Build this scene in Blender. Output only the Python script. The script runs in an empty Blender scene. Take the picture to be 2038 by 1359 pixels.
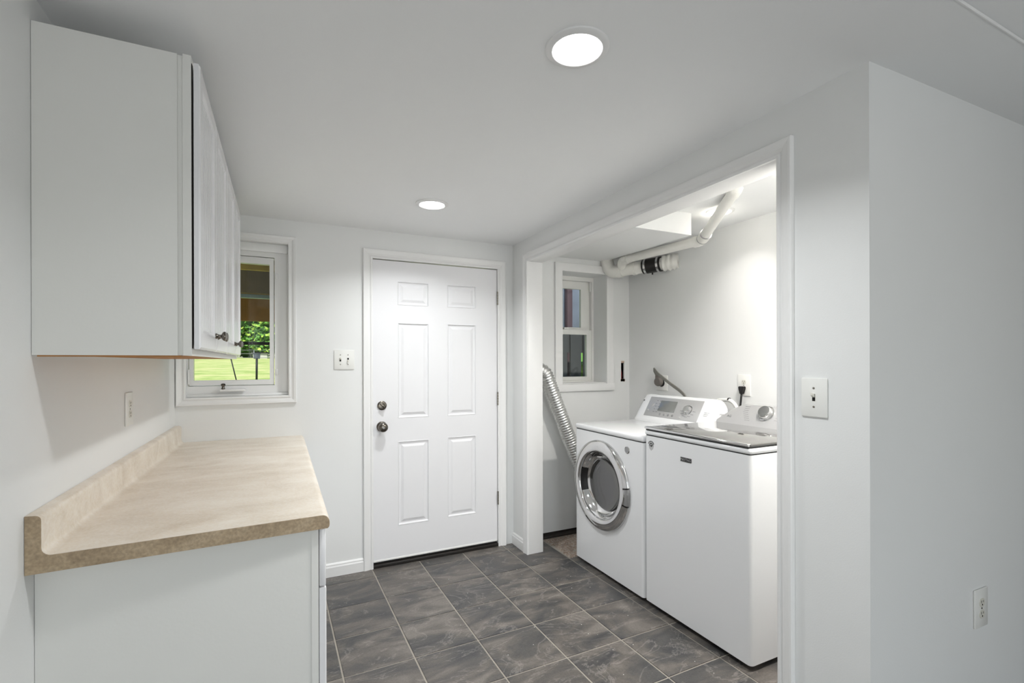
import bpy, bmesh, math, random
from mathutils import Vector, Matrix
random.seed(7)
sc = bpy.context.scene
COL = sc.collection
R = math.radians

# ------------------------------------------------------------------ camera
cam_d = bpy.data.cameras.new('camera')
cam = bpy.data.objects.new('camera', cam_d)
COL.objects.link(cam)
cam_d.sensor_fit = 'HORIZONTAL'
cam_d.sensor_width = 36.0
cam_d.lens = 957.1927 / 2038 * 36.0
cam_d.shift_y = (720.2902 - 679.5) / 2038
cam_d.clip_start = 0.02
cam_d.clip_end = 300
cam.location = (0, 0, 1.3377)
cam.rotation_euler = (Matrix.Rotation(R(-25.7092), 3, 'Z') @ Matrix.Rotation(R(90), 3, 'X')
                      @ Matrix.Rotation(R(-0.1515), 3, 'Z')).to_euler()
sc.camera = cam

# ------------------------------------------------------------------ light and exposure
LENS = 6.0            # glow of the lamps' lenses
POW_1, POW_2 = 8.4, 8.2       # watts: lamp near the camera, lamp by the door
POW_3, POW_FILL = 1.6, 22.0      # laundry lamp in view, then the added unseen fill lamp
BEAM = 141            # beam spread of the downlights
w = bpy.data.worlds.new('sky')
sc.world = w
w.use_nodes = True
nt = w.node_tree
bg = nt.nodes['Background']
sky = nt.nodes.new('ShaderNodeTexSky')
sky.sky_type = 'NISHITA'
sky.sun_disc = False
sky.sun_elevation = R(50)
sky.sun_rotation = R(200)
nt.links.new(sky.outputs[0], bg.inputs[0])
bg.inputs[1].default_value = 0.16
sun_d = bpy.data.lights.new('sun', 'SUN')
sun_d.energy = 4.5
sun_d.angle = R(0.6)
sun_d.color = (1.0, 0.95, 0.86)
sun = bpy.data.objects.new('sun', sun_d)
COL.objects.link(sun)
sun.rotation_euler = (R(42), 0, R(-18))      # shines towards +Y, away from the windows
# fill light added behind the camera, set in an added unseen window
fill_d = bpy.data.lights.new('rear_fill', 'AREA')
fill_d.shape = 'RECTANGLE'
fill_d.size, fill_d.size_y = 1.5, 1.9
fill_d.energy = 28.5
fill_d.color = (0.95, 0.98, 1.0)
fill_ob = bpy.data.objects.new('rear_fill', fill_d)
COL.objects.link(fill_ob)
fill_ob.location = (0.78, -2.38, 1.02)
fill_ob.rotation_euler = (R(90), 0, R(0))
sc.view_settings.view_transform = 'Standard'
sc.view_settings.look = 'None'
sc.view_settings.exposure = 0.13
sc.view_settings.gamma = 1.0
sc.view_settings.use_curve_mapping = False

# ------------------------------------------------------------------ dimensions (metres, camera stands over the origin)
D = 3.2024            # back wall
XL = -0.525           # left wall
XR = 1.55             # wall with the laundry opening
XRB = 1.66            # its laundry side
XW = 2.63             # laundry right wall
YC = 0.812            # near end of the opening wall, where the hall begins
HB, HF = 2.197, 2.215 # ceiling height at the back wall / at its near edge
YE = 0.586            # near edge of the low ceiling
HR = 2.223            # ceiling behind the photographer, a step above the seam

# ------------------------------------------------------------------ materials
def lin(c):
    return tuple((x / 255 / 12.92 if x / 255 <= .04045 else ((x / 255 + .055) / 1.055) ** 2.4) for x in c)
class NT:
    def __init__(s, m): s.t = m.node_tree; s.b = s.t.nodes['Principled BSDF']
    def n(s, typ, **kw):
        x = s.t.nodes.new(typ)
        for k, v in kw.items():
            if k in x.inputs.keys(): x.inputs[k].default_value = v
            else: setattr(x, k, v)
        return x
    def l(s, a, b): s.t.links.new(a, b)
def new_mat(name, rgb, rough=.5, metal=0., spec=.5, coat=0.):
    m = bpy.data.materials.new(name)
    m.use_nodes = True
    b = m.node_tree.nodes['Principled BSDF']
    b.inputs['Base Color'].default_value = (*lin(rgb), 1)
    b.inputs['Roughness'].default_value = rough
    b.inputs['Metallic'].default_value = metal
    b.inputs['Specular IOR Level'].default_value = spec
    b.inputs['Coat Weight'].default_value = coat
    m.diffuse_color = (*lin(rgb), 1)
    return m
def surface(name, rgb, rough=.5, metal=0., spec=.5, coat=0., var=.04, nscale=6., bump=.0, bscale=120., coord='Object'):
    """colour with a faint mottling and an optional fine relief"""
    m = new_mat(name, rgb, rough, metal, spec, coat)
    k = NT(m)
    tc = k.n('ShaderNodeTexCoord')
    no = k.n('ShaderNodeTexNoise', Scale=nscale, Detail=4.)
    k.l(tc.outputs[coord], no.inputs['Vector'])
    mx = k.n('ShaderNodeMix', data_type='RGBA')
    c = lin(rgb)
    mx.inputs['A'].default_value = (*[x * (1 - var) for x in c], 1)
    mx.inputs['B'].default_value = (*[min(1, x * (1 + var)) for x in c], 1)
    k.l(no.outputs['Fac'], mx.inputs['Factor'])
    k.l(mx.outputs['Result'], k.b.inputs['Base Color'])
    if bump:
        n2 = k.n('ShaderNodeTexNoise', Scale=bscale, Detail=3.)
        k.l(tc.outputs[coord], n2.inputs['Vector'])
        bp = k.n('ShaderNodeBump', Strength=bump, Distance=.002)
        k.l(n2.outputs['Fac'], bp.inputs['Height'])
        k.l(bp.outputs['Normal'], k.b.inputs['Normal'])
    return m
M = {}
M['wall'] = surface('wall_paint', (237, 238, 237), .55, spec=.3, var=.012, nscale=2.5, bump=.12, bscale=220)
M['ceiling'] = surface('ceiling_paint', (250, 251, 251), .7, spec=.2, var=.012, nscale=2, bump=.1, bscale=180)
M['trim'] = surface('trim_gloss_paint', (240, 240, 239), .28, spec=.5, var=.015, nscale=9, bump=.08, bscale=60)
M['door'] = surface('door_paint', (238, 238, 240), .38, spec=.45, var=.012, nscale=5, bump=.06, bscale=90)
M['cabinet'] = surface('cabinet_paint', (232, 232, 228), .42, spec=.4, var=.015, nscale=4, bump=.1, bscale=90)
M['cabinet_door'] = surface('cabinet_door_thermofoil', (236, 236, 238), .2, spec=.5, var=.01, nscale=4)
M['wood'] = surface('raw_wood', (172, 120, 66), .7, var=.3, nscale=14, bump=.3, bscale=60)
M['enamel'] = surface('white_enamel', (238, 239, 240), .16, spec=.5, coat=.3, var=.006, nscale=3)
M['white_plastic'] = surface('white_plastic', (240, 240, 236), .3, var=.01, nscale=10)
M['ivory'] = surface('socket_face', (226, 224, 214), .35, var=.02, nscale=20)
M['black'] = surface('black_plastic', (14, 13, 14), .4, var=.2, nscale=20)
M['slot'] = surface('dark_slot', (22, 20, 18), .8, var=.2, nscale=30)
M['rubber'] = surface('black_rubber', (16, 13, 12), .35, var=.3, nscale=12, bump=.1)
M['shadowgap'] = surface('dark_gap_seal', (26, 25, 24), .8, var=.2)
M['chrome'] = surface('chrome', (214, 214, 214), .08, 1., var=.03, nscale=3)
M['nickel'] = surface('satin_nickel', (112, 107, 100), .24, 1., var=.08, nscale=20)
M['steel'] = surface('hinge_steel', (150, 146, 138), .35, 1., var=.15, nscale=60)
M['silver'] = surface('silver_plastic', (190, 190, 190), .3, .35, var=.03, nscale=12)
M['silver_dark'] = surface('silver_grey_plastic', (150, 150, 150), .3, .3, var=.03, nscale=12)
M['lidglass'] = surface('smoked_lid_glass', (92, 91, 88), .04, 0., spec=.7, coat=.6, var=.03, nscale=3)
M['doorglass'] = surface('dark_door_glass', (36, 36, 35), .05, 0., spec=.8, coat=1., var=.1, nscale=5)
M['pvc'] = surface('white_pvc', (240, 239, 233), .3, var=.03, nscale=16, bump=.05, bscale=40)
M['foil'] = surface('foil_duct', (222, 222, 220), .22, .85, var=.06, nscale=40, bump=.3, bscale=90)
M['cord'] = surface('grey_cord', (128, 126, 120), .5, var=.06, nscale=40)
M['plug'] = surface('grey_plug', (116, 110, 105), .5, var=.12, nscale=60)
M['red'] = surface('red_wire_sheath', (120, 26, 26), .5, var=.25, nscale=60)
M['copper'] = surface('frayed_plaster', (196, 176, 160), .8, var=.2, nscale=80)
M['threshold'] = surface('dark_bronze_threshold', (34, 30, 27), .5, .2, var=.3, nscale=20)
M['wood_and_gap_shade'] = surface('dark_wood_and_gap_shade', (52, 48, 44), .85, var=.5, nscale=18, bump=.5, bscale=50)  # bottom plate timber, also the painted shade in the cabinet gap
M['grout'] = surface('grout', (158, 152, 142), .85, var=.22, nscale=5, bump=.4, bscale=300)
M['print'] = surface('grey_print', (96, 96, 98), .6, var=.05)
M['darkprint'] = surface('dark_print', (36, 36, 38), .5, var=.05)
M['crest_grey'] = surface('crest_grey', (150, 150, 150), .4, .2, var=.06, nscale=90)

def lens_mat(nm, power, c0, c1):
    m = new_mat(nm, (255, 255, 255), .4)
    b = m.node_tree.nodes['Principled BSDF']
    k = NT(m)
    no = k.n('ShaderNodeTexNoise', Scale=3.)
    mx = k.n('ShaderNodeMix', data_type='RGBA')
    mx.inputs['A'].default_value = (*c0, 1)
    mx.inputs['B'].default_value = (*c1, 1)
    k.l(no.outputs['Fac'], mx.inputs['Factor'])
    k.l(mx.outputs['Result'], b.inputs['Emission Color'])
    b.inputs['Emission Strength'].default_value = power
    return m
M['lens'] = lens_mat('lamp_lens', LENS, (1, 1, .99), (1, .995, .985))
M['lens_warm'] = lens_mat('warm_lamp_lens', LENS, (1, .93, .84), (1, .94, .86))

def glass_mat():
    m = bpy.data.materials.new('window_glass')
    m.use_nodes = True
    t = m.node_tree
    t.nodes.clear()
    out = t.nodes.new('ShaderNodeOutputMaterial')
    mix = t.nodes.new('ShaderNodeMixShader')
    tr = t.nodes.new('ShaderNodeBsdfTransparent')
    tr.inputs[0].default_value = (.96, .98, .97, 1)
    gl = t.nodes.new('ShaderNodeBsdfGlossy')
    gl.inputs['Roughness'].default_value = .02
    lw = t.nodes.new('ShaderNodeFresnel')
    lw.inputs[0].default_value = 1.35
    t.links.new(lw.outputs[0], mix.inputs[0])
    t.links.new(tr.outputs[0], mix.inputs[1])
    t.links.new(gl.outputs[0], mix.inputs[2])
    t.links.new(mix.outputs[0], out.inputs[0])
    return m
M['glass'] = glass_mat()

def tile_mat():
    m = new_mat('slate_tile', (98, 94, 90), .4)
    k = NT(m)
    tc = k.n('ShaderNodeTexCoord')
    oi = k.n('ShaderNodeObjectInfo')
    sca = k.n('ShaderNodeVectorMath', operation='SCALE')
    sca.inputs['Scale'].default_value = 7.31
    k.l(oi.outputs['Location'], sca.inputs[0])
    add = k.n('ShaderNodeVectorMath', operation='ADD')
    k.l(tc.outputs['Object'], add.inputs[0])
    k.l(sca.outputs[0], add.inputs[1])
    rot = k.n('ShaderNodeMapping')
    rot.inputs['Rotation'].default_value = (0, 0, R(38))
    rot.inputs['Scale'].default_value = (1.0, 2.1, 1.0)
    k.l(add.outputs[0], rot.inputs[0])
    n1 = k.n('ShaderNodeTexNoise', Scale=2.7, Detail=6., Roughness=.55, Distortion=1.5)
    k.l(rot.outputs[0], n1.inputs['Vector'])
    r1 = k.n('ShaderNodeValToRGB')
    e = r1.color_ramp.elements
    e[0].position = .34; e[0].color = (*lin((62, 62, 63)), 1)
    e[1].position = .68; e[1].color = (*lin((116, 111, 105)), 1)
    x = e.new(.47); x.color = (*lin((79, 77, 75)), 1)
    x = e.new(.56); x.color = (*lin((95, 90, 85)), 1)
    k.l(n1.outputs['Fac'], r1.inputs[0])
    # thin pale veins where a second noise crosses its middle
    n2 = k.n('ShaderNodeTexNoise', Scale=2.1, Detail=6., Roughness=.6, Distortion=1.6)
    k.l(rot.outputs[0], n2.inputs['Vector'])
    r2 = k.n('ShaderNodeValToRGB')
    e = r2.color_ramp.elements
    e[0].position = .485; e[0].color = (0, 0, 0, 1)
    e[1].position = .515; e[1].color = (0, 0, 0, 1)
    x = e.new(.5); x.color = (1, 1, 1, 1)
    k.l(n2.outputs['Fac'], r2.inputs[0])
    vm = k.n('ShaderNodeMath', operation='MULTIPLY')
    vm.inputs[1].default_value = .38
    k.l(r2.outputs[0], vm.inputs[0])
    m1 = k.n('ShaderNodeMix', data_type='RGBA')
    m1.inputs['B'].default_value = (*lin((158, 152, 146)), 1)
    k.l(vm.outputs[0], m1.inputs['Factor'])
    k.l(r1.outputs[0], m1.inputs['A'])
    # fine grain
    n3 = k.n('ShaderNodeTexNoise', Scale=160., Detail=3.)
    k.l(add.outputs[0], n3.inputs['Vector'])
    m2 = k.n('ShaderNodeMix', data_type='RGBA', blend_type='OVERLAY')
    m2.inputs['Factor'].default_value = .35
    k.l(m1.outputs['Result'], m2.inputs['A'])
    k.l(n3.outputs['Fac'], m2.inputs['B'])
    k.l(m2.outputs['Result'], k.b.inputs['Base Color'])
    mr = k.n('ShaderNodeMapRange')
    mr.inputs['To Min'].default_value = .30
    mr.inputs['To Max'].default_value = .50
    k.l(n1.outputs['Fac'], mr.inputs['Value'])
    k.l(mr.outputs[0], k.b.inputs['Roughness'])
    bs = k.n('ShaderNodeMath', operation='ADD')
    k.l(n3.outputs['Fac'], bs.inputs[0])
    b2 = k.n('ShaderNodeMath', operation='MULTIPLY')
    b2.inputs[1].default_value = 3.
    k.l(n2.outputs['Fac'], b2.inputs[0])
    k.l(b2.outputs[0], bs.inputs[1])
    bp = k.n('ShaderNodeBump', Strength=.35, Distance=.003)
    k.l(bs.outputs[0], bp.inputs['Height'])
    k.l(bp.outputs['Normal'], k.b.inputs['Normal'])
    return m
M['tile'] = tile_mat()

def laminate(name, c0, c1, c2, rough, sc_, speck):
    m = new_mat(name, c1, rough)
    k = NT(m)
    tc = k.n('ShaderNodeTexCoord')
    mp = k.n('ShaderNodeMapping')
    mp.inputs['Scale'].default_value = (1., 1.9, 1.9)
    mp.inputs['Rotation'].default_value = (R(20), R(15), R(24))
    k.l(tc.outputs['Object'], mp.inputs[0])
    n1 = k.n('ShaderNodeTexNoise', Scale=sc_, Detail=7., Roughness=.62, Distortion=.6)
    k.l(mp.outputs[0], n1.inputs['Vector'])
    rp = k.n('ShaderNodeValToRGB')
    e = rp.color_ramp.elements
    e[0].position = .28; e[0].color = (*lin(c0), 1)
    e[1].position = .72; e[1].color = (*lin(c2), 1)
    x = e.new(.5); x.color = (*lin(c1), 1)
    k.l(n1.outputs['Fac'], rp.inputs[0])
    n2 = k.n('ShaderNodeTexNoise', Scale=140., Detail=4.)
    k.l(tc.outputs['Object'], n2.inputs['Vector'])
    mx = k.n('ShaderNodeMix', data_type='RGBA', blend_type='OVERLAY')
    mx.inputs['Factor'].default_value = speck
    k.l(rp.outputs[0], mx.inputs['A'])
    k.l(n2.outputs['Fac'], mx.inputs['B'])
    k.l(mx.outputs['Result'], k.b.inputs['Base Color'])
    bp = k.n('ShaderNodeBump', Strength=.12, Distance=.001)
    k.l(n2.outputs['Fac'], bp.inputs['Height'])
    k.l(bp.outputs['Normal'], k.b.inputs['Normal'])
    return m
M['laminate'] = laminate('travertine_laminate', (215, 203, 185), (231, 221, 206), (242, 235, 223), .38, 4., .4)
M['lam_end'] = laminate('worn_laminate_edge', (148, 128, 102), (170, 150, 122), (186, 167, 140), .5, 9., .5)

def concrete_mat():
    m = surface('rough_concrete', (168, 156, 144), .9, var=.0)
    k = NT(m)
    n1 = k.n('ShaderNodeTexNoise', Scale=22., Detail=6., Roughness=.65)
    rp = k.n('ShaderNodeValToRGB')
    e = rp.color_ramp.elements
    e[0].position = .3; e[0].color = (*lin((92, 78, 68)), 1)
    e[1].position = .7; e[1].color = (*lin((205, 203, 196)), 1)
    x = e.new(.48); x.color = (*lin((160, 140, 124)), 1)
    k.l(n1.outputs['Fac'], rp.inputs[0])
    k.l(rp.outputs[0], k.b.inputs['Base Color'])
    bp = k.n('ShaderNodeBump', Strength=.8, Distance=.01)
    k.l(n1.outputs['Fac'], bp.inputs['Height'])
    k.l(bp.outputs['Normal'], k.b.inputs['Normal'])
    return m
M['concrete'] = concrete_mat()
def screen_mat():
    m = surface('lcd_screen', (120, 122, 120), .12, spec=.8, coat=1., var=.12, nscale=6)
    return m
M['lcd'] = screen_mat()
# outdoors
def lawn_mat():
    m = surface('lawn_grass', (200, 206, 140), .95, spec=.1)
    k = NT(m)
    tc = k.n('ShaderNodeTexCoord')
    n1 = k.n('ShaderNodeTexNoise', Scale=.9, Detail=6., Roughness=.7)
    k.l(tc.outputs['Object'], n1.inputs['Vector'])
    rp = k.n('ShaderNodeValToRGB')
    e = rp.color_ramp.elements
    e[0].position = .34; e[0].color = (*lin((140, 168, 84)), 1)
    e[1].position = .64; e[1].color = (*lin((222, 212, 158)), 1)
    x = e.new(.48); x.color = (*lin((188, 202, 124)), 1)
    k.l(n1.outputs['Fac'], rp.inputs[0])
    k.l(rp.outputs[0], k.b.inputs['Base Color'])
    return m
M['lawn'] = lawn_mat()
M['leaf'] = surface('leaf_green', (96, 146, 58), .6, var=.5, nscale=.7)
M['leaf_dark'] = surface('leaf_dark_green', (52, 84, 34), .8, var=.5, nscale=.9)
M['leaf2'] = surface('leaf_light_green', (168, 196, 84), .6, var=.5, nscale=.7)
M['bark'] = surface('bark', (70, 58, 46), .9, var=.3, nscale=8)
M['deck_dark'] = surface('weathered_deck_wood', (128, 112, 96), .85, var=.4, nscale=7, bump=.4, bscale=50)
M['deck_brown'] = surface('brown_deck_beam', (176, 126, 70), .8, var=.5, nscale=6, bump=.4, bscale=40)
M['deck_pale'] = surface('pale_joist_wood', (190, 160, 96), .8, var=.35, nscale=9)
M['flashing'] = surface('blue_grey_flashing', (140, 156, 168), .4, .5, var=.15, nscale=9)
M['iron'] = surface('black_iron_rail', (22, 24, 24), .5, .3, var=.2, nscale=9)
M['skirt'] = surface('dark_skirting_board', (58, 60, 62), .85, var=.35, nscale=9, bump=.4, bscale=40)
M['reflection_sheet'] = surface('blue_grey_reflection', (108, 116, 130), .55, var=.4, nscale=5, bump=.4, bscale=9)  # colour of the light reflected in the upper laundry pane
M['redpost'] = surface('red_brown_post', (74, 56, 62), .7, var=.3, nscale=9)
M['wire'] = surface('galvanised_wire', (120, 124, 124), .5, .6, var=.2, nscale=30)
M['shed'] = surface('pale_shed_paint', (190, 188, 184), .7, var=.1, nscale=3)
M['bin'] = surface('dark_bin_plastic', (58, 66, 80), .5, var=.1, nscale=5)

# ------------------------------------------------------------------ object helpers
ORG = {}
def put(name, bm, mat, parent=None, smooth=False, auto=None):
    """link a bmesh given in world coordinates as one mesh object"""
    bm.normal_update()
    me = bpy.data.meshes.new(name)
    if parent is not None:
        L = ORG[parent.name]
    else:
        bm.verts.ensure_lookup_table()
        xs = [v.co for v in bm.verts]
        L = Vector(((min(v.x for v in xs) + max(v.x for v in xs)) / 2, (min(v.y for v in xs) + max(v.y for v in xs)) / 2, min(v.z for v in xs)))
    bmesh.ops.translate(bm, verts=bm.verts, vec=-L)
    if smooth:
        for f in bm.faces: f.smooth = True
        if auto:
            for e in bm.edges:
                if len(e.link_faces) == 2 and e.calc_face_angle(0) > R(auto): e.smooth = False
    bm.to_mesh(me)
    bm.free()
    mats = mat if isinstance(mat, (list, tuple)) else [mat]
    for q in mats: me.materials.append(M[q] if isinstance(q, str) else q)
    o = bpy.data.objects.new(name, me)
    COL.objects.link(o)
    if parent is not None: o.parent = parent
    else: o.location = L
    ORG[o.name] = L
    return o
def thing(name, label, cat, loc, group=None, kind=None):
    o = bpy.data.objects.new(name, None)
    o.empty_display_size = .1
    COL.objects.link(o)
    o.location = loc
    ORG[o.name] = Vector(loc)
    return tag(o, label, cat, group, kind)
def tag(o, label=None, cat=None, group=None, kind=None):
    if label: o['label'] = label
    if cat: o['category'] = cat
    if group: o['group'] = group
    if kind: o['kind'] = kind
    return o
def S(o, label=None, cat=None): return tag(o, label, cat, kind='structure')
def BM(): return bmesh.new()
def box(bm, x0, x1, y0, y1, z0, z1, bev=0, seg=2, edges=None):
    r = bmesh.ops.create_cube(bm, size=1)
    vs = r['verts']
    for v in vs:
        v.co = Vector((x0 + (v.co.x + .5) * (x1 - x0), y0 + (v.co.y + .5) * (y1 - y0), z0 + (v.co.z + .5) * (z1 - z0)))
    if bev:
        es = list({e for v in vs for e in v.link_edges})
        if edges: es = [e for e in es if edges(e)]
        bmesh.ops.bevel(bm, geom=es, offset=bev, segments=seg, affect='EDGES', profile=.5)
    return vs
def B(name, x0, x1, y0, y1, z0, z1, mat, parent=None, bev=0, seg=2, edges=None, smooth=None):
    bm = BM()
    box(bm, x0, x1, y0, y1, z0, z1, bev, seg, edges)
    return put(name, bm, mat, parent, smooth=bool(bev) if smooth is None else smooth, auto=50)
def quad(bm, *ps):
    return bm.faces.new([bm.verts.new(p) for p in ps])
def prism(bm, pts, f0, f1):
    """polygon pts (list of 2d) mapped by f0 and f1 to two end loops"""
    a = [bm.verts.new(f0(*p)) for p in pts]
    b = [bm.verts.new(f1(*p)) for p in pts]
    n = len(pts)
    bm.faces.new(a[::-1]); bm.faces.new(b)
    for i in range(n): bm.faces.new((a[i], a[(i + 1) % n], b[(i + 1) % n], b[i]))
    bmesh.ops.recalc_face_normals(bm, faces=bm.faces)
def lathe(bm, prof, frame, seg=32, a0=0, a1=2 * math.pi):
    """prof: list of (radius, height); frame(r*cos, r*sin, h) -> world"""
    full = abs(a1 - a0) > 6.28
    n = seg if full else seg + 1
    rings = []
    for r, h in prof:
        if r < 1e-6: rings.append([bm.verts.new(frame(0, 0, h))])
        else: rings.append([bm.verts.new(frame(r * math.cos(a0 + (a1 - a0) * i / seg), r * math.sin(a0 + (a1 - a0) * i / seg), h)) for i in range(n)])
    for p, q in zip(rings, rings[1:]):
        m = seg
        for i in range(m):
            j = (i + 1) % n if full else i + 1
            if len(p) == 1 and len(q) == 1: continue
            if len(p) == 1: bm.faces.new((p[0], q[i], q[j]))
            elif len(q) == 1: bm.faces.new((p[i], q[0], p[j]))
            else: bm.faces.new((p[i], q[i], q[j], p[j]))
    bmesh.ops.recalc_face_normals(bm, faces=bm.faces)
def round_path(pts, rad, n=6):
    pts = [Vector(p) for p in pts]
    out = [pts[0]]
    for a, b, c in zip(pts, pts[1:], pts[2:]):
        u, v = (a - b), (c - b)
        r = min(rad, u.length * .49, v.length * .49)
        p, q = b + u.normalized() * r, b + v.normalized() * r
        for i in range(n + 1):
            t = i / n
            out.append(p * (1 - t) ** 2 + b * 2 * t * (1 - t) + q * t * t)
    out.append(pts[-1])
    return out
def tube(bm, path, rad, seg=16, caps=True, radf=None, squash=None):
    path = [Vector(p) for p in path]
    n = len(path)
    up = None
    rings = []
    for i, p in enumerate(path):
        t = (path[min(i + 1, n - 1)] - path[max(i - 1, 0)]).normalized()
        if up is None:
            up = t.orthogonal().normalized()
        up = (up - t * up.dot(t)).normalized()
        s = t.cross(up)
        r = radf(i) if radf else rad
        rings.append([bm.verts.new(p + (up * math.cos(2 * math.pi * k / seg) + s * math.sin(2 * math.pi * k / seg)) * r) for k in range(seg)])
    for a, b in zip(rings, rings[1:]):
        for k in range(seg): bm.faces.new((a[k], a[(k + 1) % seg], b[(k + 1) % seg], b[k]))
    if caps:
        bm.faces.new(rings[0][::-1]); bm.faces.new(rings[-1])
    bmesh.ops.recalc_face_normals(bm, faces=bm.faces)
def holed(bm, us, vs, holes, P, t0, t1):
    """slab in (u,v) with rectangular holes; P(u,v,t) maps to world, t0 front, t1 back"""
    us = sorted(set([us[0], us[1]] + [x for h in holes for x in h[:2] if us[0] < x < us[1]]))
    vs = sorted(set([vs[0], vs[1]] + [x for h in holes for x in h[2:] if vs[0] < x < vs[1]]))
    solid = {}
    for i in range(len(us) - 1):
        for j in range(len(vs) - 1):
            cu, cv = (us[i] + us[i + 1]) / 2, (vs[j] + vs[j + 1]) / 2
            solid[i, j] = not any(h[0] < cu < h[1] and h[2] < cv < h[3] for h in holes)
    cache = {}
    def V(u, v, t):
        k = (u, v, t)
        if k not in cache: cache[k] = bm.verts.new(P(u, v, t))
        return cache[k]
    for (i, j), s in solid.items():
        if not s: continue
        u0, u1, v0, v1 = us[i], us[i + 1], vs[j], vs[j + 1]
        bm.faces.new((V(u0, v0, t0), V(u1, v0, t0), V(u1, v1, t0), V(u0, v1, t0)))
        bm.faces.new((V(u0, v0, t1), V(u0, v1, t1), V(u1, v1, t1), V(u1, v0, t1)))
        for di, dj, a, b in ((-1, 0, (u0, v0), (u0, v1)), (1, 0, (u1, v0), (u1, v1)), (0, -1, (u0, v0), (u1, v0)), (0, 1, (u0, v1), (u1, v1))):
            if not solid.get((i + di, j + dj), False):
                bm.faces.new((V(*a, t0), V(*b, t0), V(*b, t1), V(*a, t1)))
    bmesh.ops.recalc_face_normals(bm, faces=bm.faces)
def casing(root, rect, prof, P, sides, mat='trim', floor=None, names=None):
    """moulded frame round rect (u0,u1,v0,v1): prof is a list of (offset outwards, proud)"""
    u0, u1, v0, v1 = rect
    def corner(k, w):
        return {'bl': (u0 - w, (v0 - w) if floor is None else floor), 'br': (u1 + w, (v0 - w) if floor is None else floor),
                'tl': (u0 - w, v1 + w), 'tr': (u1 + w, v1 + w)}[k]
    ends = {'left': ('bl', 'tl'), 'right': ('br', 'tr'), 'top': ('tl', 'tr'), 'bottom': ('bl', 'br')}
    for s in sides:
        bm = BM()
        a = [bm.verts.new(P(*corner(ends[s][0], w_), t)) for w_, t in prof]
        b = [bm.verts.new(P(*corner(ends[s][1], w_), t)) for w_, t in prof]
        n = len(prof)
        for i in range(n - 1): bm.faces.new((a[i], a[i + 1], b[i + 1], b[i]))
        bm.faces.new((a[n - 1], a[0], b[0], b[n - 1]))
        bm.faces.new(a); bm.faces.new(b[::-1])
        bmesh.ops.recalc_face_normals(bm, faces=bm.faces)
        put({'top': 'casing_head', 'bottom': 'casing_apron'}.get(s, 'casing_leg'), bm, mat, root)
def text_bm(s, size, P, depth=.0006, squeeze=1.0):
    """lettering: P(x, y, t) maps the text plane to the world; x runs with the reading direction, centred"""
    cu = bpy.data.curves.new('lettering', 'FONT')
    cu.body = s
    cu.size = size
    cu.align_x = 'CENTER'
    cu.align_y = 'CENTER'
    cu.resolution_u = 2
    ob = bpy.data.objects.new('lettering', cu)
    COL.objects.link(ob)
    dg = bpy.context.evaluated_depsgraph_get()
    me = bpy.data.meshes.new_from_object(ob.evaluated_get(dg))
    bm = BM()
    bm.from_mesh(me)
    bpy.data.objects.remove(ob)
    bpy.data.curves.remove(cu)
    bpy.data.meshes.remove(me)
    for v in bm.verts: v.co = P(v.co.x * squeeze, v.co.y, depth)
    bmesh.ops.recalc_face_normals(bm, faces=bm.faces)
    return bm
def ceil_z(y): return HF + (HB - HF) * (y - YE) / (D - YE)
# plane mappings (u along the wall, v up, t out of the wall into the room)
P_back = lambda u, v, t: Vector((u, D - t, v))
P_left = lambda u, v, t: Vector((XL + t, u, v))
P_open = lambda u, v, t: Vector((XR - t, u, v))
P_lright = lambda u, v, t: Vector((XW - t, u, v))
HALL_A = math.atan2(-.024, 1.0)
P_hall = lambda u, v, t: Vector((XR + (u - XR) * math.cos(HALL_A) + t * math.sin(HALL_A), YC + (u - XR) * math.sin(HALL_A) - t * math.cos(HALL_A), v))

# ================================================================== SETTING
# ---- floor slab, grout and tiles
bm = BM()
box(bm, XL - .12, 5.2, -2.6, D + .28, -.14, -.0035)
floor = S(put('floor', bm, 'grout'), 'dark slate-look tiled floor with pale grout lines', 'floor')
TS, TX, TY, TR = .3085, .2252, 3.0772, R(.7583)
bm = BM()
hw = .1505
box(bm, -hw, hw, -hw, hw, -.010, 0, .0022, 2, edges=lambda e: all(v.co.z > -.001 for v in e.verts))
for f in bm.faces: f.smooth = False
tile_me = bpy.data.meshes.new('tile')
bm.to_mesh(tile_me); bm.free()
tile_me.materials.append(M['tile'])
n_t = 0
for i in range(-3, 16):
    for j in range(-1, 15):
        if i == 5 and j in (-1, 0): continue            # two tiles are missing by the laundry's back wall
        a, b = (i + .5) * TS, (j + .5) * TS
        x = TX + a * math.cos(TR) + b * math.sin(TR)
        y = TY + a * math.sin(TR) - b * math.cos(TR)
        if x < XL - .1 or x > 5.05 or (x > XW + .1 and y > YC - .02): continue
        o = bpy.data.objects.new('tile', tile_me)
        COL.objects.link(o)
        o.parent = floor
        o.location = Vector((x, y, random.uniform(-.0006, .0003))) - ORG['floor']
        o.rotation_euler = (0, 0, TR)
        n_t += 1
# bare concrete where tiles are missing
bm = BM()
N = 18
x0, x1, y0, y1 = 1.772, 2.085, 2.775, D - .01
g = {}
for i in range(N + 1):
    for j in range(N + 1):
        ed = min(i, N - i, j, N - j)
        g[i, j] = bm.verts.new((x0 + (x1 - x0) * i / N, y0 + (y1 - y0) * j / N, -.005 + (random.uniform(0, .012) + (.012 if 3 < i < 15 and 6 < j < 14 else 0)) * min(1, ed / 3)))
for i in range(N):
    for j in range(N): bm.faces.new((g[i, j], g[i + 1, j], g[i + 1, j + 1], g[i, j + 1]))
cp = put('concrete_patch', bm, 'concrete', floor, smooth=True)
cp['label'] = 'patch of bare rough concrete where two floor tiles are missing'

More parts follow.
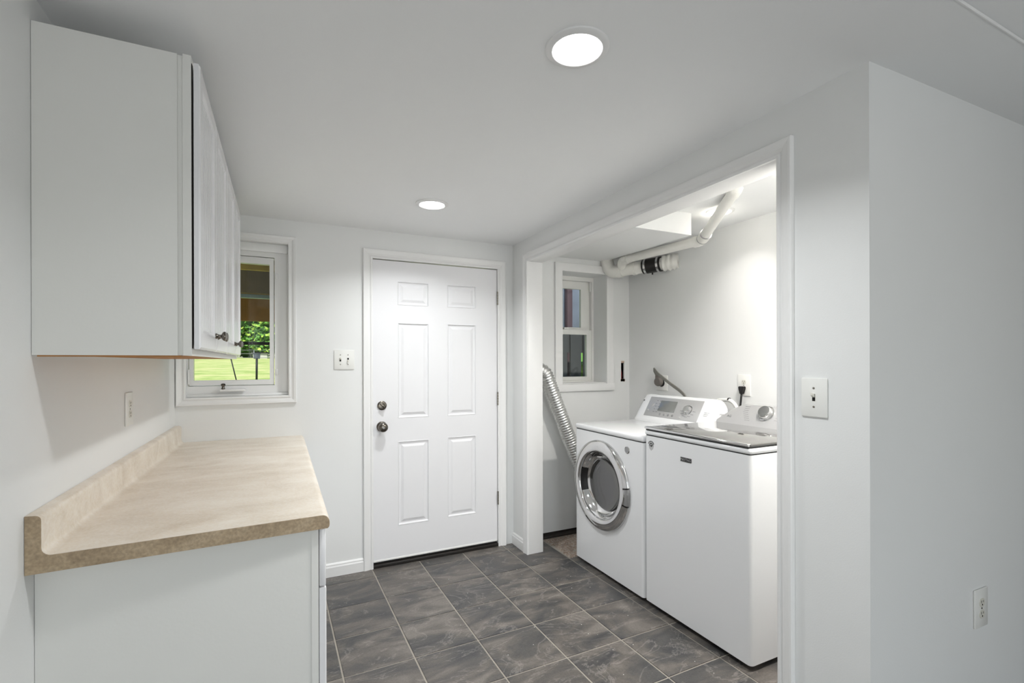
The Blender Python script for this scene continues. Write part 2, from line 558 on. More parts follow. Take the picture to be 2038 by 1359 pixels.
# dried paint specks scattered on the tiles
bm = BM()
for q in range(70):
    x, y, r_ = random.uniform(.7, 1.75), random.uniform(1.3, 3.0), random.uniform(.0010, .0026)
    a_ = random.uniform(0, 3)
    bm.faces.new([bm.verts.new((x + r_ * math.cos(a_ + k * 1.2566) * random.uniform(.7, 1.4), y + r_ * math.sin(a_ + k * 1.2566), .0008)) for k in range(5)])
tag(put('paint_specks', bm, 'white_plastic', floor), kind='stuff')

# ---- walls
WIN = (-.475, .042, 1.142, 2.05)
DOOR = (.522, 1.440, 0, 2.026)
LWIN = (1.971, 2.392, 1.163, 2.045)
HOLE = (2.546, 2.579, 1.180, 1.345)
bm = BM()
holed(bm, (XL - .12, XW + .12), (-.1, 2.5), [WIN, (DOOR[0], DOOR[1], -.2, DOOR[3]), LWIN, HOLE, (XRB, XW, -.2, .031)], P_back, 0, -.25)
wall_back = S(put('wall_back', bm, 'wall'), 'white back wall with entry door and two windows', 'wall')
bm = BM()
box(bm, XL - .12, XL, -2.6, D, -.1, 2.6)
S(put('wall_left', bm, 'wall'), 'white left wall behind the cabinets', 'wall')
OPEN = (1.097, 2.958, 0, 2.036)
bm = BM()
holed(bm, (YC, D), (-.1, 2.5), [(OPEN[0] - .016, OPEN[1] + .016, -.2, OPEN[3] + .016)], P_open, 0, -(XRB - XR))
S(put('wall_right', bm, 'wall'), 'white wall with the wide cased laundry opening', 'wall')
bm = BM()
prism(bm, [(XR, 0), (5.1, 0), (5.1, -.11), (XR, -.11)], lambda u, t: P_hall(u, -.1, t), lambda u, t: P_hall(u, 2.6, t))
S(put('wall_hall', bm, 'wall'), 'grey-shaded white wall running right from the corner', 'wall')
bm = BM()
box(bm, XW, XW + .12, YC, D + .25, -.1, 2.5)
S(put('wall_laundry', bm, 'wall'), 'white laundry wall behind the washer and dryer', 'wall')
bm = BM()
box(bm, XRB, XW, .90, .95, -.1, 2.5)
S(put('wall_laundry_near', bm, 'wall'))
RW = (.03, 1.53, .06, 2.02)  # opening added for the rear fill light
bm = BM()
holed(bm, (XL - .12, 5.2), (-.1, 2.6), [RW], lambda u, v, t: Vector((u, -2.4 + t, v)), 0, -.2)
S(put('wall_behind', bm, 'wall'))
bm = BM()
box(bm, 5.1, 5.2, -2.4, .9, -.1, 2.6)
S(put('wall_hall_end', bm, 'wall'))
# ---- ceilings
bm = BM()
prism(bm, [(YE, HF), (D + .25, ceil_z(D + .25)), (D + .25, 2.6), (YE, 2.6)], lambda y, z: Vector((XL, y, z)), lambda y, z: Vector((XRB - .02, y, z)))
ceiling = S(put('ceiling', bm, 'ceiling'), 'low white ceiling with recessed round lights', 'ceiling')
bm = BM()
prism(bm, [(YE, HF), (YC + .1, HF), (YC + .1, 2.6), (YE, 2.6)], lambda y, z: Vector((XRB - .02, y, z)), lambda y, z: Vector((5.1, y, z)))
put('ceiling_strip', bm, 'ceiling', ceiling)
bm = BM()
box(bm, XL, 5.1, YE - .004, YE, HF - .0015, HF + .0075, .001)
put('corner_bead', bm, 'trim', ceiling)
bm = BM()
box(bm, XL - .12, 5.2, -2.6, YE, HR, HR + .1)
S(put('ceiling_raised', bm, 'ceiling'))
bm = BM()
box(bm, XRB - .02, XW + .05, .9, D + .02, 2.221, 2.5)
S(put('ceiling_laundry', bm, 'ceiling'), 'white laundry ceiling above the drain pipes', 'ceiling')
# boxed soffit in the laundry (its underside is not quite level)
bm = BM()
v = [(1.655, 2.12, 2.088), (2.21, 2.12, 2.091), (2.382, D + .01, 2.153), (1.655, D + .01, 2.150)]
prism(bm, v, lambda x, y, z: Vector((x, y, z)), lambda x, y, z: Vector((x, y, 2.24)))
S(put('soffit', bm, 'wall'), 'white boxed soffit under the laundry ceiling above the small window', 'soffit')

# ---- unseen glazed door added behind the camera to carry the fill light
w3 = thing('added_window', None, None, (.78, -2.42, .06), kind='structure')
casing(w3, RW, [(0, .001), (0, .015), (.06, .018), (.06, .001)], lambda u, v, t: Vector((u, -2.4 + t, v)), ('left', 'right', 'top', 'bottom'))
B('mullion', .76, .80, -2.50, -2.46, .06, 2.02, 'trim', w3, .004)
B('pane', .03, 1.53, -2.482, -2.478, .06, 2.02, 'glass', w3)

# ---- baseboards
BBP = [(0, 0), (.013, 0), (.013, .058), (.009, .066), (.009, .074), (.004, .082), (0, .082)]
bm = BM()
prism(bm, BBP, lambda t, z: Vector((XL, D - t, z)), lambda t, z: Vector((.478, D - t, z)))
S(put('baseboard_back', bm, 'trim'), 'white baseboard between the cabinet and the entry door', 'baseboard')
bm = BM()
prism(bm, BBP, lambda t, z: Vector((XR - t, 3.0, z)), lambda t, z: Vector((XR - t, D, z)))
S(put('baseboard_right', bm, 'trim'), 'short white baseboard in the corner right of the door', 'baseboard')

# ---- casings
CP = [(0, .0), (0, .010), (.006, .013), (.012, .013), (.016, .009), (.020, .009), (.030, .014), (.050, .018), (.058, .018), (.061, .014), (.061, .0)]
t1 = thing('trim_1', 'white moulded casing around the entry door', 'trim', (.98, D, 0), kind='structure')
casing(t1, (.539, 1.4245, 0, 2.012), CP, P_back, ('left', 'right', 'top'), floor=.0)
# door jambs and stop, inside the wall
B('jamb', .520, .5375, D - .002, D + .12, 0, 2.026, 'trim', t1)
B('jamb', 1.4255, 1.4405, D - .002, D + .12, 0, 2.026, 'trim', t1)
B('jamb_head', .522, 1.440, D - .002, D + .12, 2.0135, 2.0265, 'trim', t1)
B('threshold', .5375, 1.4255, D - .010, D + .14, -.002, .022, 'threshold', t1, .004)

t2 = thing('trim_2', 'white moulded casing around the laundry opening', 'trim', (XR, 2.03, 0), kind='structure')
CP2 = [(a * .93, b) for a, b in CP]
casing(t2, OPEN, CP2, P_open, ('left', 'right', 'top'), floor=0)
B('jamb', XR - .002, XRB + .004, OPEN[1], OPEN[1] + .016, 0, OPEN[3] + .016, 'trim', t2, .002)
B('jamb', XR - .002, XRB + .004, OPEN[0] - .016, OPEN[0], 0, OPEN[3] + .016, 'trim', t2, .002)
bm = BM()
box(bm, XR - .002, XRB + .004, OPEN[0], OPEN[1], OPEN[3], OPEN[3] + .016, .002)
put('jamb_head', bm, 'trim', t2, smooth=True, auto=50)

# ---- entry door
d1 = thing('door_1', 'white six-panel entry door with nickel knob and deadbolt', 'door', (.98, D, 0), kind='structure')
DX0, DX1, DZ0, DZ1, DY = .5405, 1.4225, .042, 2.008, D + .006
PAN = [(.703, .913, 1.718, 1.875), (1.046, 1.258, 1.719, 1.875), (.704, .914, .966, 1.600), (1.046, 1.258, .964, 1.602), (.703, .912, .255, .812), (1.047, 1.257, .260, .816)]
bm = BM()
holed(bm, (DX0, DX1), (DZ0, DZ1), PAN, lambda u, v, t: Vector((u, DY - t, v)), 0, -.042)
put('slab', bm, 'door', d1)
for (a, b, c, d) in PAN:
    bm = BM()
    rings = []
    for ins, dep in ((0, 0), (.003, -.0022), (.006, .0045), (.011, .0075), (.019, .0075), (.026, .005), (.036, .0005), (.039, 0.0)):
        rings.append([bm.verts.new((x, DY + dep, z)) for x, z in ((a + ins, c + ins), (b - ins, c + ins), (b - ins, d - ins), (a + ins, d - ins))])
    for p, q in zip(rings, rings[1:]):
        for i in range(4): bm.faces.new((p[i], p[(i + 1) % 4], q[(i + 1) % 4], q[i]))
    bm.faces.new(rings[-1])
    bmesh.ops.recalc_face_normals(bm, faces=bm.faces)
    put('panel', bm, 'door', d1)
B('door_sweep', DX0 + .002, DX1 - .002, DY - .003, DY + .03, .034, .046, 'white_plastic', d1, .002)
B('sweep_brush', DX0 + .004, DX1 - .004, DY + .006, DY + .03, .021, .036, 'shadowgap', d1)
fr = lambda cx, cz: (lambda u, v, h: Vector((cx + u, DY - h, cz + v)))
bm = BM()
lathe(bm, [(.030, 0), (.030, .006), (.026, .010), (.021, .011), (.0, .011)], fr(.598, 1.055), 28)
lock = put('deadbolt', bm, 'nickel', d1, smooth=True, auto=40)
bm = BM()
box(bm, -.0045, .0045, -.020, .020, 0, .024, .003)
rot = Matrix.Rotation(R(50), 3, 'Z')
for v_ in bm.verts:
    c = rot @ v_.co
    v_.co = Vector((.598 + c.x, DY - .010 - c.z, 1.055 + c.y))
bmesh.ops.recalc_face_normals(bm, faces=bm.faces)
put('thumb_turn', bm, 'nickel', lock, smooth=True, auto=40)
bm = BM()
lathe(bm, [(.034, 0), (.034, .004), (.030, .008), (.016, .011), (.012, .022), (.014, .030), (.026, .036), (.031, .046), (.030, .056), (.024, .064), (.012, .068), (0, .068)], fr(.597, .917), 32)
kn = put('knob', bm, 'nickel', d1, smooth=True, auto=45)
bm = BM()
lathe(bm, [(.007, .0675), (.007, .0705), (0, .0705)], fr(.597, .917), 16)
put('key_button', bm, 'chrome', kn, smooth=True, auto=40)
for z in (1.800, 1.072, .351):
    bm = BM()
    for q in range(5):
        tube(bm, [(1.4245, D - .006, z - .048 + q * .0195), (1.4245, D - .006, z - .030 + q * .0195)], .0062, 10)
    put('hinge', bm, 'steel', d1, smooth=True, auto=40)

# ---- window 1 (casement by the cabinets)
w1 = thing('window_1', 'white casement window with crank handle beside the wall cabinet', 'window', (-.216, D, 1.085), kind='structure')
WC = [(0, .0), (0, .010), (.005, .014), (.010, .014), (.014, .010), (.022, .011), (.030, .016), (.042, .018), (.046, .014), (.046, .0)]
casing(w1, WIN, WC, P_back, ('left', 'right', 'top', 'bottom'))
yf = D + .045
bm = BM()
SASH = (-.470, -.031, 1.203, 1.972)
holed(bm, WIN[:2], WIN[2:], [SASH], lambda u, v, t: Vector((u, yf - t, v)), 0, -.09)
put('window_frame', bm, 'trim', w1)
B('window_stop', WIN[0], WIN[1], yf - .018, yf, 2.0, 2.05, 'trim', w1, .003)
B('window_stop', WIN[0], WIN[1], yf - .022, yf, 1.142, 1.158, 'trim', w1, .003)
bm = BM()
holed(bm, (SASH[0] + .003, SASH[1] - .003), (SASH[2] + .003, SASH[3] - .003), [(-.447, -.058, 1.236, 1.93)], lambda u, v, t: Vector((u, D + .052 - t, v)), 0, -.04)
sash = put('sash', bm, 'trim', w1)
B('pane', -.447, -.058, D + .070, D + .074, 1.236, 1.93, 'glass', sash)
cr = B('crank_cover', -.315, -.185, yf - .045, yf + .002, 1.172, 1.186, 'trim', w1, .005)
bm = BM()
lathe(bm, [(.0, -.0), (.010, 0), (.010, .010), (.007, .014), (.007, .022), (.011, .028), (.012, .036), (.008, .042), (0, .043)], lambda u, v, h: Vector((-.297 + u, yf - .034 + v, 1.184 + h * .8)), 18)
put('crank_handle', bm, 'nickel', cr, smooth=True, auto=45)
for z in (1.86, 1.28):
    B('hinge_plate', -.026, -.012, yf - .004, yf + .001, z - .018, z + .018, 'trim', w1, .002)
B('latch', -.473, -.462, yf - .012, yf + .001, 1.215, 1.30, 'trim', w1, .003)

# ---- window 2 (small double-hung in the laundry)
w2 = thing('window_2', 'small white double-hung window in the laundry back wall', 'window', (2.18, D, 1.10), kind='structure')
LC = [(0, .0), (0, .016), (.003, .018), (.062, .018), (.065, .015), (.065, 0)]
casing(w2, LWIN, LC, P_back, ('left', 'right', 'top'), floor=1.163)
B('window_sill', LWIN[0] - .066, LWIN[1] + .070, D - .024, D + .02, 1.105, 1.163, 'trim', w2, .003)
yl = D + .17
bm = BM()
holed(bm, LWIN[:2], LWIN[2:], [(1.995, 2.372, 1.185, 2.012)], lambda u, v, t: Vector((u, yl - t, v)), 0, -.075)
put('window_frame', bm, 'white_plastic', w2)
B('inner_sill', LWIN[0], LWIN[1], D + .001, yl, 1.1635, 1.170, 'trim', w2)
bm = BM()
holed(bm, (1.996, 2.371), (1.585, 2.011), [(2.068, 2.286, 1.626, 1.948)], lambda u, v, t: Vector((u, yl + .032 - t, v)), 0, -.025)
us = put('upper_sash', bm, 'white_plastic', w2)
B('pane', 2.068, 2.286, yl + .042, yl + .046, 1.626, 1.948, 'glass', us)
bm = BM()
holed(bm, (1.996, 2.371), (1.186, 1.604), [(2.030, 2.325, 1.214, 1.565)], lambda u, v, t: Vector((u, yl + .004 - t, v)), 0, -.027)
ls = put('lower_sash', bm, 'white_plastic', w2)
B('pane', 2.030, 2.325, yl + .014, yl + .018, 1.214, 1.565, 'glass', ls)
B('sash_lock', 2.10, 2.14, yl - .004, yl + .03, 1.604, 1.622, 'white_plastic', ls, .004)
B('balance_cover', 2.358, 2.371, yl + .006, yl + .014, 1.93, 2.011, 'white_plastic', w2, .002)

# ---- exposed bottom plate where the laundry drywall stops short
bm = BM()
box(bm, XRB, XW, D + .012, D + .1, -.003, .035)
box(bm, XRB + .02, 2.2, D - .035, D + .02, -.004, .012, .004)
pl = put('bottom_plate', bm, 'wood_and_gap_shade', wall_back)
pl['label'] = 'dark timber plate showing under the drywall'
# ---- hole cut in the drywall, with a sheathed cable end inside
bm = BM()
box(bm, HOLE[0] - .02, HOLE[1] + .02, D + .09, D + .10, HOLE[2] - .02, HOLE[3] + .02)
for x in (HOLE[0] - .003, HOLE[1]):
    box(bm, x, x + .003, D + .013, D + .09, HOLE[2], HOLE[3])
put('wall_cavity', bm, 'slot', wall_back)
bm = BM()
N = 12
for q in range(N):
    a = random.uniform(0, 6.28)
    box(bm, HOLE[0] + random.uniform(-.006, .03), HOLE[0] + random.uniform(.034, .040), D - .0012, D + .004, HOLE[2] - random.uniform(.001, .01), HOLE[2] + random.uniform(.004, .016))
box(bm, HOLE[0], HOLE[1], D - .0008, D + .01, HOLE[3] - .018, HOLE[3])
tag(put('torn_plaster', bm, 'copper', wall_back), kind='stuff')

# ================================================================== LIGHTS
def recessed(x, y, z, label, r=.088, lens='lens', power=1.0, col=(.97, .99, 1), beam=None):
    t = thing('recessed_light', label, 'ceiling light', (x, y, z), 'round recessed ceiling lights')
    fz = lambda u, v, h: Vector((x + u, y + v, z - h))
    bm = BM()
    lathe(bm, [(r, -.002), (r, .004), (r - .006, .008), (r * .80, .009), (r * .755, .006), (r * .745, -.004)], fz, 48)
    put('trim_ring', bm, 'trim', t, smooth=True, auto=40)
    bm = BM()
    lathe(bm, [(r * .75, .003), (r * .70, .0085), (r * .5, .0125), (r * .25, .014), (0, .0145)], fz, 48)
    put('lens', bm, lens, t, smooth=True)
    ld = bpy.data.lights.new('lamp_beam', 'AREA')      # the lamp's own light: a downlight beam from the lens
    ld.shape = 'DISK'
    ld.size = r * 1.4
    ld.energy = power
    ld.color = col
    ld.spread = R(beam or BEAM)
    lo = bpy.data.objects.new('lamp_beam', ld)
    COL.objects.link(lo)
    lo.parent = t
    lo.location = (0, 0, -.0165)
    return t
recessed(.746, 1.126, ceil_z(1.126), 'round recessed ceiling light nearest the camera, above the open floor', power=POW_1)
recessed(.748, 2.555, ceil_z(2.555), 'round recessed ceiling light in front of the entry door', power=POW_2)
recessed(2.330, 2.015, 2.221, 'round recessed light in the laundry ceiling, partly behind the white pipe', .078, 'lens_warm', POW_3, (1, .96, .91), 118)
recessed(1.92, 1.085, 2.221, 'added unseen recessed light in the laundry ceiling, behind the wall with the single switch', .078, 'lens_warm', POW_FILL, (1, .96, .91), 150)  # extra lamp added out of sight to lift the laundry's light

# ================================================================== CABINETS
wc = thing('wall_cabinet', 'white wall cabinet with grooved doors hung on the left wall', 'cabinet', (XL, 2.2, 1.357))
CY0, CY1, CZ0, CZ1 = 1.500, 2.925, 1.357, 2.140
bm = BM()
box(bm, XL + .001, -.240, CY0, CY0 + .016, CZ0, CZ1)
box(bm, -.241, -.228, CY0 + .005, CY0 + .016, CZ0, CZ1)
box(bm, XL + .001, -.228, CY1 - .016, CY1, CZ0, CZ1)
box(bm, XL + .001, -.228, CY0 + .016, CY1 - .016, CZ1 - .016, CZ1)
box(bm, XL + .001, XL + .006, CY0 + .016, CY1 - .016, CZ0, CZ1)
put('body', bm, 'cabinet', wc)
B('bottom_panel', XL + .006, -.229, CY0 + .016, CY1 - .016, CZ0 + .0005, CZ0 + .014, 'wood', wc)
B('raw_edge', XL + .01, -.232, CY0 + .001, CY0 + .015, CZ0 - .0035, CZ0, 'wood', wc)
bm = BM()
holed(bm, (CY0 - .002, CY1 + .002), (CZ0, CZ1 + .002), [(CY0 + .04, CY0 + .69, CZ0 + .035, CZ1 - .04), (CY0 + .735, CY1 - .04, CZ0 + .035, CZ1 - .04)], lambda u, v, t: Vector((-.228 + t, u, v)), 0, .019)
put('face_frame', bm, 'cabinet', wc)
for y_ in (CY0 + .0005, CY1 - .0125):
    B('gap_shade_strip', -.209, -.2078, y_, y_ + .012, 1.376, 2.123, 'wood_and_gap_shade', wc)  # dark strip painting in the shade between frame and doors
def beaded_door(name, y0, y1, z0, z1, xb, th, root, knob_y, knob_z, grooves=5):
    """door with a raised frame and a grooved centre panel, front facing +X"""
    bm = BM()
    fw = .055
    xf = xb + th
    rings = []
    for ins, dx in ((0, -th), (0, -.004), (.005, 0), (fw - .010, 0), (fw - .004, -.003), (fw, -.005)):
        rings.append([bm.verts.new((xf + dx, y, z)) for y, z in ((y0 + ins, z0 + ins), (y1 - ins, z0 + ins), (y1 - ins, z1 - ins), (y0 + ins, z1 - ins))])
    bm.faces.new(rings[0])
    for p, q in zip(rings, rings[1:]):
        for i in range(4): bm.faces.new((p[i], p[(i + 1) % 4], q[(i + 1) % 4], q[i]))
    a, b = y0 + fw, y1 - fw
    ys = [(a, -.005)]
    for q in range(1, grooves + 1):
        c = a + (b - a) * q / (grooves + 1)
        ys += [(c - .004, -.005), (c - .0012, -.0085), (c + .0012, -.0085), (c + .004, -.005)]
    ys.append((b, -.005))
    lo = [bm.verts.new((xf + dx, y, z0 + fw)) for y, dx in ys]
    hi = [bm.verts.new((xf + dx, y, z1 - fw)) for y, dx in ys]
    for i in range(len(ys) - 1): bm.faces.new((lo[i], lo[i + 1], hi[i + 1], hi[i]))
    bmesh.ops.recalc_face_normals(bm, faces=bm.faces)
    o = put(name, bm, 'cabinet_door', root)
    if knob_y is None: return o
    bm = BM()
    lathe(bm, [(0, 0), (.009, 0), (.009, .003), (.006, .006), (.0045, .012), (.006, .016), (.013, .020), (.0155, .024), (.0145, .028), (.008, .031), (0, .0315)], lambda u, v, h: Vector((xf + h, knob_y + u, knob_z + v)), 20)
    put('knob', bm, 'nickel', o, smooth=True, auto=50)
    return o
edges = [1.497, 1.853, 2.209, 2.565, 2.921]
for q in range(4):
    y0, y1 = edges[q] + .002, edges[q + 1] - .002
    beaded_door('door', y0, y1, 1.374, 2.125, -.2038, .0148, wc, (y1 - .030) if q % 2 == 0 else (y0 + .030), 1.424)

bc = thing('base_cabinet', 'white base cabinet with drawers over doors under the counter', 'cabinet', (-.2, 2.3, 0))
BY0, BY1 = 1.512, D - .002
bm = BM()
box(bm, XL + .001, .080, BY0, BY0 + .016, .0, .853)
box(bm, XL + .001, .080, BY1 - .016, BY1, .0, .853)
box(bm, XL + .001, XL + .006, BY0 + .016, BY1 - .016, .0, .853)
box(bm, XL + .006, .080, BY0 + .016, BY1 - .016, .10, .116)
put('body', bm, 'cabinet', bc)
B('toe_kick', .010, .025, BY0 + .016, BY1 - .016, 0, .10, 'cabinet', bc)
bm = BM()
cells = []
nb = 4
pit = (BY1 - BY0 - .02) / nb
for q in range(nb):
    a = BY0 + .02 + q * pit
    cells += [(a + .02, a + pit - .03, .70, .825), (a + .02, a + pit - .03, .13, .66)]
holed(bm, (BY0 - .002, BY1), (.10, .853), cells, lambda u, v, t: Vector((.080 + t, u, v)), 0, .019)
put('face_frame', bm, 'cabinet', bc)
for q in range(nb):
    a = BY0 + .0 + q * pit + (.01 if q else .001)
    b = BY0 + (q + 1) * pit - .002 + .008
    B('drawer', .1010, .1195, a, b, .681, .851, 'cabinet_door', bc, .004)
    beaded_door('door', a, b, .115, .677, .1010, .0195, bc, None, .640)

# ---- countertop with coved backsplash
ct = thing('countertop', 'beige travertine-look laminate countertop with coved backsplash', 'countertop', (-.2, 2.3, .855))
prof = [(XL + .001, .856), (.124, .856), (.128, .860), (.129, .866)]
for q in range(8):      # rolled front edge
    a = q / 7 * math.pi / 2
    prof.append((.107 + .022 * math.cos(a), .873 + .022 * math.sin(a)))
prof += [(.060, .895), (XL + .047, .895)]
for q in range(1, 6):   # cove
    a = q / 5 * math.pi / 2
    prof.append((XL + .047 - .018 * math.sin(a), .895 + .018 * (1 - math.cos(a))))
prof += [(XL + .029, .975)]
for q in range(1, 7):
    a = q / 6 * math.pi / 2
    prof.append((XL + .029 - .012 * (1 - math.cos(a)), .977 + .012 * math.sin(a)))
prof += [(XL + .001, .990)]
near = lambda x: 1.464 + (x - XL) * .052
bm = BM()
prism(bm, prof, lambda x, z: Vector((x, near(x), z)), lambda x, z: Vector((x, D - .001, z)))
put('top', bm, 'laminate', ct, smooth=True, auto=35)
bm = BM()
prism(bm, [(x - (.001 if x > .1 else 0), z) for x, z in prof], lambda x, z: Vector((x, near(x) - .0022, z - .0006)), lambda x, z: Vector((x, near(x) - .0002, z - .0006)))
ec = put('end_cap', bm, 'lam_end', ct)
ec['label'] = 'worn brown laminate strip on the end of the counter'

# ================================================================== DRYER
def seg_text(root, s, size, P, mat='print', name='lettering', depth=.0007, squeeze=1.0):
    return put(name, text_bm(s, size, P, depth, squeeze), mat, root)
FX = 1.815
dr = thing('clothes_dryer', 'white front-loading clothes dryer with round chrome door', 'dryer', (2.16, 2.43, 0))
DYa, DYb = 2.091, 2.774
vert = lambda e: abs(e.verts[0].co.z - e.verts[1].co.z) > .3
bm = BM()
box(bm, FX, 2.50, DYa, DYb, .022, .884, .016, 4, vert)
ff = min((f for f in bm.faces if abs(f.normal.x) > .99 or True), key=lambda f: f.calc_center_median().x + (10 if f.calc_area() < .3 else 0))
corner = [v.co.copy() for v in ff.verts]
bmesh.ops.delete(bm, geom=[ff], context='FACES_ONLY')
ya, yb = min(c.y for c in corner), max(c.y for c in corner)
za, zb = min(c.z for c in corner), max(c.z for c in corner)
NS = 72
for i in range(NS):
    quadp = []
    for a in (R(45 + i * 5), R(45 + (i + 1) * 5)):
        c, s_ = math.cos(a), math.sin(a)
        dy = (yb - 2.483) if c > 0 else (ya - 2.483)
        dz = (zb - .564) if s_ > 0 else (za - .564)
        k_ = min(abs(dy / c) if abs(c) > 1e-6 else 1e9, abs(dz / s_) if abs(s_) > 1e-6 else 1e9)
        quadp.append((2.483 + .272 * c, .564 + .272 * s_, 2.483 + k_ * c, .564 + k_ * s_))
    (a0, a1, a2, a3), (b0, b1, b2, b3) = quadp
    pts = [(a0, a1), (a2, a3)]
    for yy in (ya, yb):
        for zz in (za, zb):
            aa = math.atan2(zz - .564, yy - 2.483) % (2 * math.pi)
            if R(45 + i * 5) % (2 * math.pi) + 1e-6 < aa < R(45 + i * 5) % (2 * math.pi) + R(5) - 1e-6: pts.append((yy, zz))
    pts += [(b2, b3), (b0, b1)]
    bm.faces.new([bm.verts.new((FX, p[0], p[1])) for p in pts])
bmesh.ops.remove_doubles(bm, verts=bm.verts, dist=.00001)
bmesh.ops.recalc_face_normals(bm, faces=bm.faces)
put('body', bm, 'enamel', dr, smooth=True, auto=50)
B('top_panel', FX - .003, 2.50, DYa - .001, DYb + .001, .888, .921, 'enamel', dr, .013, 4)
B('seam', FX + .006, 2.49, DYa + .008, DYb - .008, .880, .892, 'shadowgap', dr)
for x in (FX + .06, 2.44):
    for y in (DYa + .06, DYb - .06):
        bm = BM()
        lathe(bm, [(0, 0), (.02, 0), (.02, .01), (.008, .012), (.008, .03)], lambda u, v, h: Vector((x + u, y + v, h)), 14)
        put('foot', bm, 'rubber', dr)
# round door
cy_, cz_ = 2.483, .564
fd = lambda u, v, h: Vector((FX - h, cy_ + u, cz_ + v))
bm = BM()
lathe(bm, [(.281, -.002), (.281, .008), (.277, .017), (.268, .024), (.250, .029), (.228, .030), (.214, .027), (.209, .020), (.207, .010), (.207, -.002)], fd, 72)
door = put('door_ring', bm, 'chrome', dr, smooth=True, auto=60)
bm = BM()
lathe(bm, [(.2085, .012), (.200, .006), (.192, -.012), (.180, -.030), (.166, -.036)], fd, 72)
put('inner_bezel', bm, 'chrome', door, smooth=True)
bm = BM()
lathe(bm, [(.168, -.035), (.160, -.028), (.150, -.034), (.130, -.040), (.08, -.045), (0, -.047)], fd, 72)
put('window_glass', bm, 'doorglass', door, smooth=True, auto=50)
bm = BM()
lathe(bm, [(.2065, .0145), (.199, .0085), (.191, -.0095), (.182, -.024)], fd, 16, R(-22), R(22))
put('hinge_cover', bm, 'black', door, smooth=True)
for a in (172, 194):
    bm = BM()
    lathe(bm, [(.2815, .004), (.2785, .0185), (.268, .0255), (.250, .0305)], fd, 3, R(a - .9), R(a + .9))
    put('handle_notch', bm, 'black', door)
bm = BM()
lathe(bm, [(.283, .003), (.2795, .0185), (.270, .0255), (.262, .0285)], fd, 14, R(173.2), R(192.8))
put('handle_grip', bm, 'silver_dark', door, smooth=True)
bm = BM()
lathe(bm, [(.022, -.001), (.022, .002), (.019, .004), (.0175, .003), (0, .003)], lambda u, v, h: Vector((FX - h, 2.229 + u, .824 + v)), 28)
bd = put('badge', bm, 'chrome', dr, smooth=True, auto=40)
bm = BM()
lathe(bm, [(.017, .0028), (.0165, .0042), (0, .0046)], lambda u, v, h: Vector((FX - h, 2.229 + u, .824 + v)), 28)
put('badge_face', bm, 'silver_dark', bd, smooth=True, auto=40)
PF = lambda yc, zc, off=0.: (lambda x, y, t: Vector((FX - off - t, yc - x, zc + y)))
# control console
CB = Vector((2.302, 0, .934)); CT = Vector((2.398, 0, 1.100))
prof = [(2.298, .916), (2.298, .932), (2.306, .945), (2.393, 1.093), (2.402, 1.101), (2.415, 1.104), (2.478, 1.100), (2.490, 1.090), (2.495, .916)]
bm = BM()
ends = [(DYb - .004, 0.), (DYb - .014, .35), (DYb - .030, .75), (DYb - .052, .95), (DYb - .085, 1.)]
loops = []
def ring(y, f):
    zb = .916
    out = []
    for x, z in prof:
        zz = zb + (z - zb) * (.72 + .28 * f)
        xx = x + (1 - f) * .022 * (1 if x < 2.42 else -.3)
        out.append(bm.verts.new((xx, y, zz)))
    return out
for y, f in ends: loops.append(ring(y, f))
for y, f in reversed([(DYa + .004, 0.), (DYa + .014, .35), (DYa + .030, .75), (DYa + .052, .95), (DYa + .085, 1.)]): loops.append(ring(y, f))
for p, q in zip(loops, loops[1:]):
    for i in range(len(prof)): bm.faces.new((p[i], p[(i + 1) % len(prof)], q[(i + 1) % len(prof)], q[i]))
bm.faces.new(loops[0]); bm.faces.new(loops[-1][::-1])
bmesh.ops.recalc_face_normals(bm, faces=bm.faces)
cons = put('console', bm, 'enamel', dr, smooth=True, auto=42)
sd = Vector((2.393 - 2.306, 0, 1.093 - .945)).normalized()      # up the slope
sn = Vector((-sd.z, 0, sd.x))                                     # out of the slope
S0 = Vector((2.306, 0, .945))
SL = Vector((2.393 - 2.306, 0, 1.093 - .945)).length
def PS(y, s, t): return S0 + sd * s + sn * t + Vector((0, y, 0))  # y world, s up the slope, t proud
def sbox(bm, ya, yb, s0, s1, t0, t1, bev=0):
    vs = box(bm, ya, yb, s0, s1, t0, t1, bev)
def slope_obj(name, ya, yb, s0, s1, t0, t1, mat, parent, fn=PS, bev=0):
    bm = BM()
    box(bm, ya, yb, s0, s1, t0, t1, bev)
    for v_ in bm.verts: v_.co = fn(v_.co.x, v_.co.y, v_.co.z)
    bmesh.ops.recalc_face_normals(bm, faces=bm.faces)
    return put(name, bm, mat, parent, smooth=bool(bev), auto=40)
pan = slope_obj('control_panel', 2.186, 2.664, .018, SL - .006, -.001, .0022, 'silver', cons, bev=.0009)
slope_obj('display', 2.395, 2.548, .062, .142, .002, .0045, 'lcd', cons, bev=.001)
fk = lambda yc, s: (lambda u, v, h: PS(yc + u, s + v, h))
bm = BM()
lathe(bm, [(.034, .002), (.033, .005), (.027, .006), (.0255, .010), (.024, .024), (.021, .0265), (0, .0265)], fk(2.285, .092), 36)
put('dial', bm, 'chrome', cons, smooth=True, auto=35)
for y in (2.512, 2.474, 2.436, 2.398):
    bm = BM()
    lathe(bm, [(.0085, .002), (.0085, .004), (.006, .0052), (0, .0052)], fk(y, .040), 18)
    put('button', bm, 'silver_dark', cons, smooth=True, auto=40)
for y, s, r in ((2.615, .105, .013), (2.330, .034, .006), (2.640, .060, .007)):
    bm = BM()
    lathe(bm, [(r, .002), (r, .005), (r * .7, .0062), (0, .0062)], fk(y, s), 20)
    put('button', bm, 'silver', cons, smooth=True, auto=40)
bm = BM()
